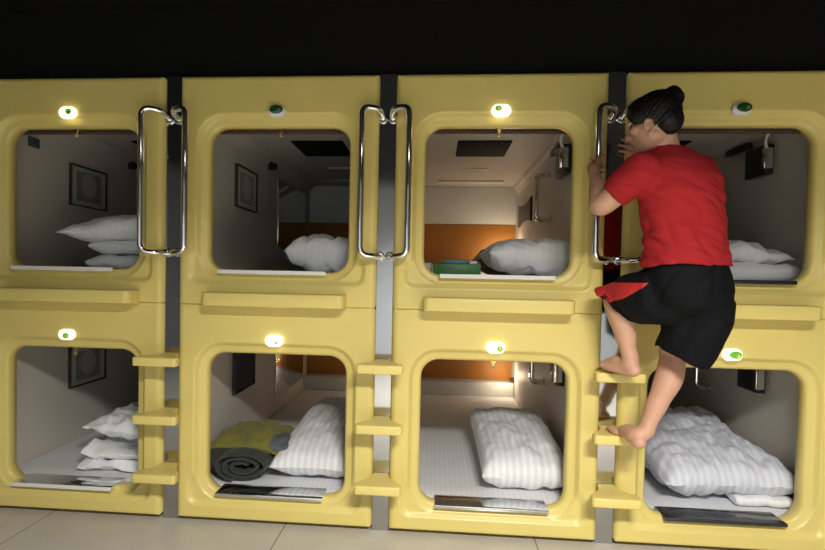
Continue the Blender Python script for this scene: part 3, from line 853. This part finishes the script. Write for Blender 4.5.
def person():
    # joints: where the photograph shows them, each at its own depth in front of the capsules
    pelvis = at(692, 286, -.36)
    org = Vector((pelvis.x, pelvis.y, 0))
    root = thing('person', 'person in red shirt and black shorts climbing barefoot up the rungs', 'person', org)
    lat = Vector((-.80, -.60, 0)).normalized()        # towards the left side of the body (turned to the left)
    fr = Vector((-.60, .80, 0)).normalized()          # the way the chest faces
    Z = Vector((0, 0, 1))
    neckb = at(667, 152, -.36)
    chest = at(682, 196, -.37)
    waist = at(685, 240, -.365)
    shL = at(641, 172, -.455); shR = at(700, 172, -.26)
    elL = at(602, 205, -.36); wrL = at(597, 181, -.20)
    elR = at(668, 190, -.06); wrR = at(657, 158, -.085)
    hipL = at(672, 294, -.385); hipR = at(702, 300, -.31)
    knL = at(615, 301, -.21); anL = at(630, 356, -.25)
    knR = at(673, 352, -.20); anR = at(646, 431, -.25)

    # ---------------- body
    bm = bmesh.new()
    closed_loft(bm, [(pelvis - Z*.10, lat*.12, fr*.09), (pelvis, lat*.155, fr*.115), (waist, lat*.145, fr*.10), (chest, lat*.165, fr*.115), (chest.lerp(neckb, .6), lat*.15, fr*.09), (neckb - Z*.01, lat*.075, fr*.06)])
    # neck
    headc = at(652.5, 122, -.40)
    add_limb(bm, [(neckb - Z*.05, .066), (neckb.lerp(headc, .35), .056), (neckb.lerp(headc, .75) , .056)])
    # arms
    add_limb(bm, [(shL, .054), (shL.lerp(elL, .45), .048), (elL, .043), (elL.lerp(wrL, .35), .044), (wrL, .029)])
    add_limb(bm, [(shR, .054), (shR.lerp(elR, .5), .05), (elR, .041), (elR.lerp(wrR, .35), .040), (wrR, .028)])
    # legs
    add_limb(bm, [(hipL, .084), (hipL.lerp(knL, .5), .070), (knL, .048)])
    add_limb(bm, [(hipR, .086), (hipR.lerp(knR, .5), .076), (knR, .057)])
    def shank(kn, an, back):
        v = an - kn
        add_limb(bm, [(kn, .049), (kn + v*.30 + back*.018, .055), (kn + v*.62 + back*.008, .043), (kn + v*.88, .033), (an, .034)])
    shank(knL, anL, Vector((.35, -.65, 0))); shank(knR, anR, Vector((.75, -.65, 0)))
    # feet
    def foot(an, heel, toe, left):
        d = (toe - heel); L = d.length; d.normalize()
        s = d.cross(Z).normalized(); n = s.cross(d).normalized()      # s: to the right of the foot
        add_ball(bm, heel + d*.035 + n*.030, 1, (d*.038, s*.031, n*.031))
        add_limb(bm, [(an, .033), (heel + d*.055 + n*.045, .036), (heel + d*.11 + n*.040, .034), (heel + d*.155 + n*.027, .026), (heel + d*.185 + n*.020, .019)])
        add_limb(bm, [(heel + d*.04 + n*.024, .026), (heel + d*.10 + n*.020 + s*(.018 if left else .018)*(-1 if left else 1), .021), (heel + d*.165 + n*.016 + s*.026*(-1 if left else 1), .016)])
        add_ball(bm, heel + d*.172 + n*.019, 1, (d*.030, s*.042, n*.018))
        inner = 1 if left else -1                                      # big toe side
        for i, (off, ln, r) in enumerate(((.031, .052, .0125), (.011, .050, .0092), (-.006, .045, .0088), (-.021, .038, .0084), (-.034, .030, .0080))):
            b = heel + d*(.180 - .010*max(0, i - 1)) + s*inner*off + n*.015
            add_limb(bm, [(b, r*1.05), (b + d*ln*.55 + n*.004, r), (b + d*ln - n*.003, r*.92)], 12)
    hlL, toL = at(638, 378.5, -.285), at(600, 366, -.085)
    foot(anL, hlL, toL, True)
    hlR, toR = at(642, 451.5, -.29), at(619, 434, -.10)
    foot(anR, hlR, toR, False)
    # hands, closed on the two chrome handles
    def hand(bar, wr, side, z, sgn, kn0, span):
        """fist around a vertical bar: palm on the side of the wrist, fingers going round the bar"""
        rb = .0145
        for i, (zz, rr, ln) in enumerate(((.030, .0088, .92), (.010, .0094, 1.0), (-.010, .0090, .96), (-.029, .0080, .84))):
            pts = []
            for k in range(6):
                a = R(kn0 + sgn*span*ln*k/5)
                rad = rb + rr + (.010 if k == 0 else .004 if k == 1 else 0)
                pts.append((Vector((bar.x + rad*math.cos(a), bar.y + rad*math.sin(a), z + zz - .003*k)), rr*(1 - .05*k)))
            add_limb(bm, pts, 12)
        a0 = R(kn0)
        kc = Vector((bar.x + .034*math.cos(a0), bar.y + .034*math.sin(a0), z))
        pc = kc.lerp(wr, .45)
        w = (wr - kc).normalized(); t = w.cross(Z).normalized(); h = t.cross(w).normalized()
        add_ball(bm, pc, 1, (w*.052, t*.018, h*.041))
        add_limb(bm, [(wr, .027), (pc, .024), (kc, .018)])
        # thumb leaves the side of the palm near the wrist and closes over the bar
        at1 = R(kn0 - sgn*70); at2 = R(kn0 - sgn*125)
        add_limb(bm, [(wr.lerp(pc, .55) + Z*.014, .0145), (Vector((bar.x + .033*math.cos(at1), bar.y + .033*math.sin(at1), z + .036)), .0115), (Vector((bar.x + .025*math.cos(at2), bar.y + .025*math.sin(at2), z + .046)), .0098)], 12)
    barL = Vector((PITCH - .108, -.082, 0)); barR = Vector((PITCH + .108, -.082, 0))
    zL = at(598, 167, -.09).z; zR = at(632, 145, -.08).z
    hand(barL, wrL, 'L', zL, -1, 200, 215)
    # the right hand lies on the post, fingers spread a little and bent on to the steel
    pR = at(643, 151, -.035)
    w = (pR - wrR).normalized(); h = Vector((.30, 0, .95)); t = w.cross(h).normalized(); h = t.cross(w).normalized()
    add_ball(bm, pR, 1, (w*.048, t*.016, h*.040))
    add_limb(bm, [(wrR, .027), (wrR.lerp(pR, .6), .025), (pR, .019)])
    for i, (off, ln, r, yy) in enumerate(((.030, .066, .0088, .012), (.011, .074, .0092, .014), (-.009, .070, .0090, .014), (-.028, .056, .0080, .012))):
        k0 = pR + w*.036 + h*off; d = Vector((-.80, 0, .42 + .10*(1 - i))).normalized()
        k1 = k0 + d*ln*.45 + Vector((0, -.006, 0)); k2 = k0 + d*ln*.80 + Vector((0, .012, 0)); k3 = k0 + d*ln; k3.y = yy
        add_limb(bm, [(k0, r*1.12), (k1, r*1.02), (k2, r*.95), (k3, r*.85)], 12)
    th = pR - w*.020 + h*.030
    add_limb(bm, [(th, .0135), (th + h*.034 + w*.012, .0115), (th + h*.056 + w*.026 + Vector((0, .008, 0)), .0095)], 12)
    # head: local frame
    Fd = Vector((-.76, .58, -.25)).normalized()
    Ld = Vector((0, 0, 1)).cross(Fd).normalized()           # left of the head, towards the viewer
    Ud = Fd.cross(Ld).normalized()
    HS = .91
    def hball(b, c, r, ax=None, sub=3): add_ball(b, c, r*HS if ax is None else 1, [a*HS for a in ax] if ax is not None else None, sub)
    H = lambda f, l, u: headc + (Fd*f + Ld*l + Ud*u)*HS
    hball(bm, H(-.012, 0, .020), 1, (Fd*.093, Ld*.073, Ud*.088))
    hball(bm, H(.030, 0, -.030), 1, (Fd*.060, Ld*.060, Ud*.080))
    hball(bm, H(.052, 0, -.082), 1, (Fd*.036, Ld*.036, Ud*.030))
    hball(bm, H(.010, .0, -.062), 1, (Fd*.055, Ld*.058, Ud*.038))
    # brow, nose, lips, chin
    add_limb(bm, [(H(.078, -.035, .020), .011), (H(.088, 0, .022), .012), (H(.078, .035, .020), .011)])
    add_limb(bm, [(H(.086, 0, .010), .009), (H(.100, 0, -.014), .010), (H(.106, 0, -.028), .013)])
    add_limb(bm, [(H(.092, -.012, -.030), .009), (H(.092, .012, -.030), .009)])
    add_limb(bm, [(H(.080, -.020, -.054), .007), (H(.090, 0, -.052), .009), (H(.080, .020, -.054), .007)])
    add_limb(bm, [(H(.078, -.018, -.066), .007), (H(.087, 0, -.066), .009), (H(.078, .018, -.066), .007)])
    hball(bm, H(.074, 0, -.092), .018)
    for s in (-1, 1):
        hball(bm, H(.058, s*.042, -.020), 1, (Fd*.026, Ld*.020, Ud*.022))          # cheek
        # ear: rim, bowl and lobe
        for k in range(9):
            a = R(-70 + 250*k/8)
            hball(bm, H(-.001 - .016*math.cos(a)*1.0, s*.076, -.036 + .029*math.sin(a)), .0068, sub=2)
        hball(bm, H(.005, s*.068, -.036), 1, (Fd*.014, Ld*.009, Ud*.024))
        hball(bm, H(.007, s*.072, -.064), .0085, sub=2)
    body = skin_obj('body', fuse(bm, .0042, 5), M['skin'], root, org)
    for s in (-1, 1):
        e = bmesh.new(); add_ball(e, H(.071, s*.031, .000), .0115)
        skin_obj('eye', e, M['eye'], root, org)

    # ---------------- hair with bun
    hb = bmesh.new()
    hball(hb, H(-.024, 0, .030), 1, (Fd*.097, Ld*.080, Ud*.092), 4)
    hball(hb, H(-.060, 0, -.012), 1, (Fd*.056, Ld*.068, Ud*.066), 4)
    hball(hb, H(.020, 0, .062), 1, (Fd*.070, Ld*.066, Ud*.055), 4)
    for s in (-1, 1):
        hball(hb, H(.030, s*.056, .030), 1, (Fd*.040, Ld*.022, Ud*.040), 3)
    bun = at(672, 97.5, -.41)
    add_ball(hb, bun, 1, (Vector((.043, 0, 0)), Vector((0, .041, 0)), Vector((0, 0, .042))), 4)
    add_limb(hb, [(H(-.05, 0, .07), .045), (H(-.05, 0, .07).lerp(bun, .6), .024)])
    hm = fuse(hb, .0045, 4)
    hm.normal_update()
    for v in hm.verts:
        p = v.co
        q = p - bun
        if q.length < .05:      # coiled strands
            a = math.atan2(q.z, q.x); v.co += v.normal*.0022*math.sin(a*3 + q.length*260 + q.y*90)
        else:                    # combed back towards the bun
            dd = (bun - headc).normalized(); rel = p - headc
            side = rel - dd*rel.dot(dd); an = math.atan2(side.dot(Ld), side.dot(Fd))
            v.co += v.normal*.0012*math.sin(an*46)
    skin_obj('hair', hm, M['hair'], root, org)

    # ---------------- shirt
    sb = bmesh.new()
    hem = at(686, 265, -.368)
    hemv = lat*.190; 
    closed_loft(sb, [(hem - Z*.012, lat*.196, fr*.150), (hem + Z*.03, lat*.195, fr*.147), (waist, lat*.186, fr*.138),
                     (at(683, 218, -.37), lat*.184, fr*.138), (at(680, 196, -.37), lat*.188, fr*.140), (at(681, 178, -.365), lat*.186, fr*.128),
                     (at(678, 164, -.36), lat*.165, fr*.105), (at(671, 153, -.362), lat*.098, fr*.080), (at(667, 147, -.364), lat*.072, fr*.066)], 40)
    # sleeves
    sl = shL.lerp(elL, .62)
    add_ball(sb, shL + Vector((0, -.004, .004)), .072)
    add_limb(sb, [(shL + Vector((.02, .01, -.005)), .074), (shL.lerp(elL, .25), .070), (sl, .061)])
    sr = shR.lerp(elR, .60)
    add_ball(sb, shR, .070)
    add_limb(sb, [(shR + Vector((-.02, -.01, -.01)), .074), (shR.lerp(elR, .3), .070), (sr, .064)])
    def cut(bm, p, n):
        """trim a cloth shell with a plane and leave a clean hem"""
        bmesh.ops.bisect_plane(bm, geom=bm.verts[:] + bm.edges[:] + bm.faces[:], dist=1e-5, plane_co=p, plane_no=n, clear_outer=True)
    sm = fuse(sb, .006, 6)
    # open sleeve ends: remove the cloth past the hem, only near the arm
    def trim_near(bm, p, n, rad):
        vs = [v for v in bm.verts if (v.co - p).length < rad and (v.co - p).dot(n) > 0]
        bmesh.ops.delete(bm, geom=vs, context='VERTS')
        for v in bm.verts:
            if v.is_boundary and (v.co - p).length < rad: v.co -= n*(v.co - p).dot(n)
    aL = (elL - shL).normalized(); aR = (elR - shR).normalized()
    trim_near(sm, shL.lerp(elL, .66), aL, .13)
    trim_near(sm, shR.lerp(elR, .66), aR, .13)
    sm.normal_update()
    for v in sm.verts:                                   # folds pulled between the raised arm and the waist
        p = v.co - org
        h = v.co.z
        k1 = noise3((p.x*.9 + p.z*.5, p.y*.9, p.z*1.6), 11, 2); k2 = noise3((p.x*.6, p.y*.6, p.z*2.2 + p.x*.8), 22, 8)
        w = .35 + .65*sstep(1.62, 1.35, h)
        v.co += v.normal*(.011*k1*w + .0075*k2*w - .012*w*(1 - abs(noise3((p.x*.8, p.y*.8, p.z*2.0 + p.x), 8, 15)))**5)
    bd = [e for e in sm.edges if e.is_boundary]
    if bd:
        g = bmesh.ops.extrude_edge_only(sm, edges=bd)
        for q in g['geom']:
            if isinstance(q, bmesh.types.BMVert):
                c = shL.lerp(elL, .66) if (q.co - shL.lerp(elL, .66)).length < (q.co - shR.lerp(elR, .66)).length else shR.lerp(elR, .66)
                q.co = q.co.lerp(c, .08)
    skin_obj('shirt', sm, M['red_shirt'], root, org)

    # ---------------- shorts
    pb = bmesh.new()
    wb = at(687, 262, -.366)
    closed_loft(pb, [(wb + Z*.02, lat*.165, fr*.122), (wb, lat*.172, fr*.130), (at(689, 276, -.365), lat*.182, fr*.142), (at(690, 292, -.365), lat*.186, fr*.148), (at(689, 306, -.36), lat*.165, fr*.140), (at(690, 318, -.355), lat*.10, fr*.10)], 40)
    def leg(pts):
        rings = []
        for c, u, v in pts: rings.append((c, u, v))
        closed_loft(pb, rings, 32)
    tL = (at(612, 302, -.19) - hipL).normalized()
    uL = Vector((0, 0, 1)) - tL*tL.z; uL.normalize(); vL = tL.cross(uL)
    # the left hem slants: the cloth hangs lower on the thigh's underside
    slant = (uL*.100 + tL*.030)
    leg([(at(684, 293, -.38), uL*.128, vL*.120), (at(658, 294, -.36), uL*.120 , vL*.112), (at(636, 298, -.29), uL*.108 , vL*.102), (at(628, 303, -.23), uL*.096 + tL*.05, vL*.094), (at(618, 305.5, -.20), uL*.092 + tL*.088, vL*.090)])
    hemL = at(618, 305.5, -.20)
    tR = (at(679, 356, -.30) - at(704, 296, -.34)).normalized()
    uR = Vector((1, 0, 0)) - tR*tR.x; uR.normalize(); vR = tR.cross(uR)
    leg([(at(700, 290, -.345), uR*.130, vR*.136), (at(697, 312, -.335), uR*.130, vR*.136), (at(691, 336, -.315), uR*.118 - tR*.005, vR*.130), (at(681, 358, -.295), uR*.102 + tR*.010, vR*.118)])
    pm = fuse(pb, .006, 6)
    pm.normal_update()
    # hollow the hems so that the shanks come out of cloth, not out of a stopper
    nL = (tL*.72 - uL*.70).normalized(); nR = tR
    def dish(c, n, r, deep):
        for v in pm.verts:
            d = v.co - c; ax = d.dot(n); ra = (d - n*ax).length
            if ra < r and ax > -.03: v.co -= n*(deep*(1 - sstep(r*.80, r*.97, ra)) + 0*ax)
    dish(hemL, nL, .10, .014)
    dish(at(681, 358, -.295), nR, .108, .05)
    pm.normal_update()
    for v in pm.verts:
        p = v.co
        k1 = noise3((p.x, p.y, p.z*1.2), 9, 21); k2 = noise3((p.x*1.4, p.y, p.z*.6), 20, 23)
        v.co += v.normal*(.007*k1 + .0035*k2 - .008*(1 - abs(noise3((p.x*1.5 - p.z*.7, p.y, p.z*.8), 7, 27)))**6)
    # red wedge let into the outer side of the left leg
    A, B, Dd = at(594, 282.5, -.24), at(652, 283, -.46), at(608, 307, -.30)
    def side(p, a, b): return (b.x - a.x)*(p.z - a.z) - (b.z - a.z)*(p.x - a.x)
    for a, b in ((A, B), (B, Dd), (Dd, A)):
        n = Vector((-(b.z - a.z), 0, b.x - a.x)).normalized()
        near = [f for f in pm.faces if f.calc_center_median().y < -.13 and abs((f.calc_center_median() - a).dot(n)) < .02 and (f.calc_center_median() - A).length < .35]
        gv = set(near)
        for f in near: gv.update(f.edges); gv.update(f.verts)
        bmesh.ops.bisect_plane(pm, geom=list(gv), dist=1e-5, plane_co=a, plane_no=n)
    pm.normal_update()
    for f in pm.faces:
        c = f.calc_center_median()
        s = [side(c, A, B), side(c, B, Dd), side(c, Dd, A)]
        if (all(q <= 0 for q in s) or all(q >= 0 for q in s)) and f.normal.dot(lat) > -.2 and c.y < -.13: f.material_index = 1
    skin_obj('shorts', pm, [M['black_cloth'], M['red_cloth']], root, org)
person()
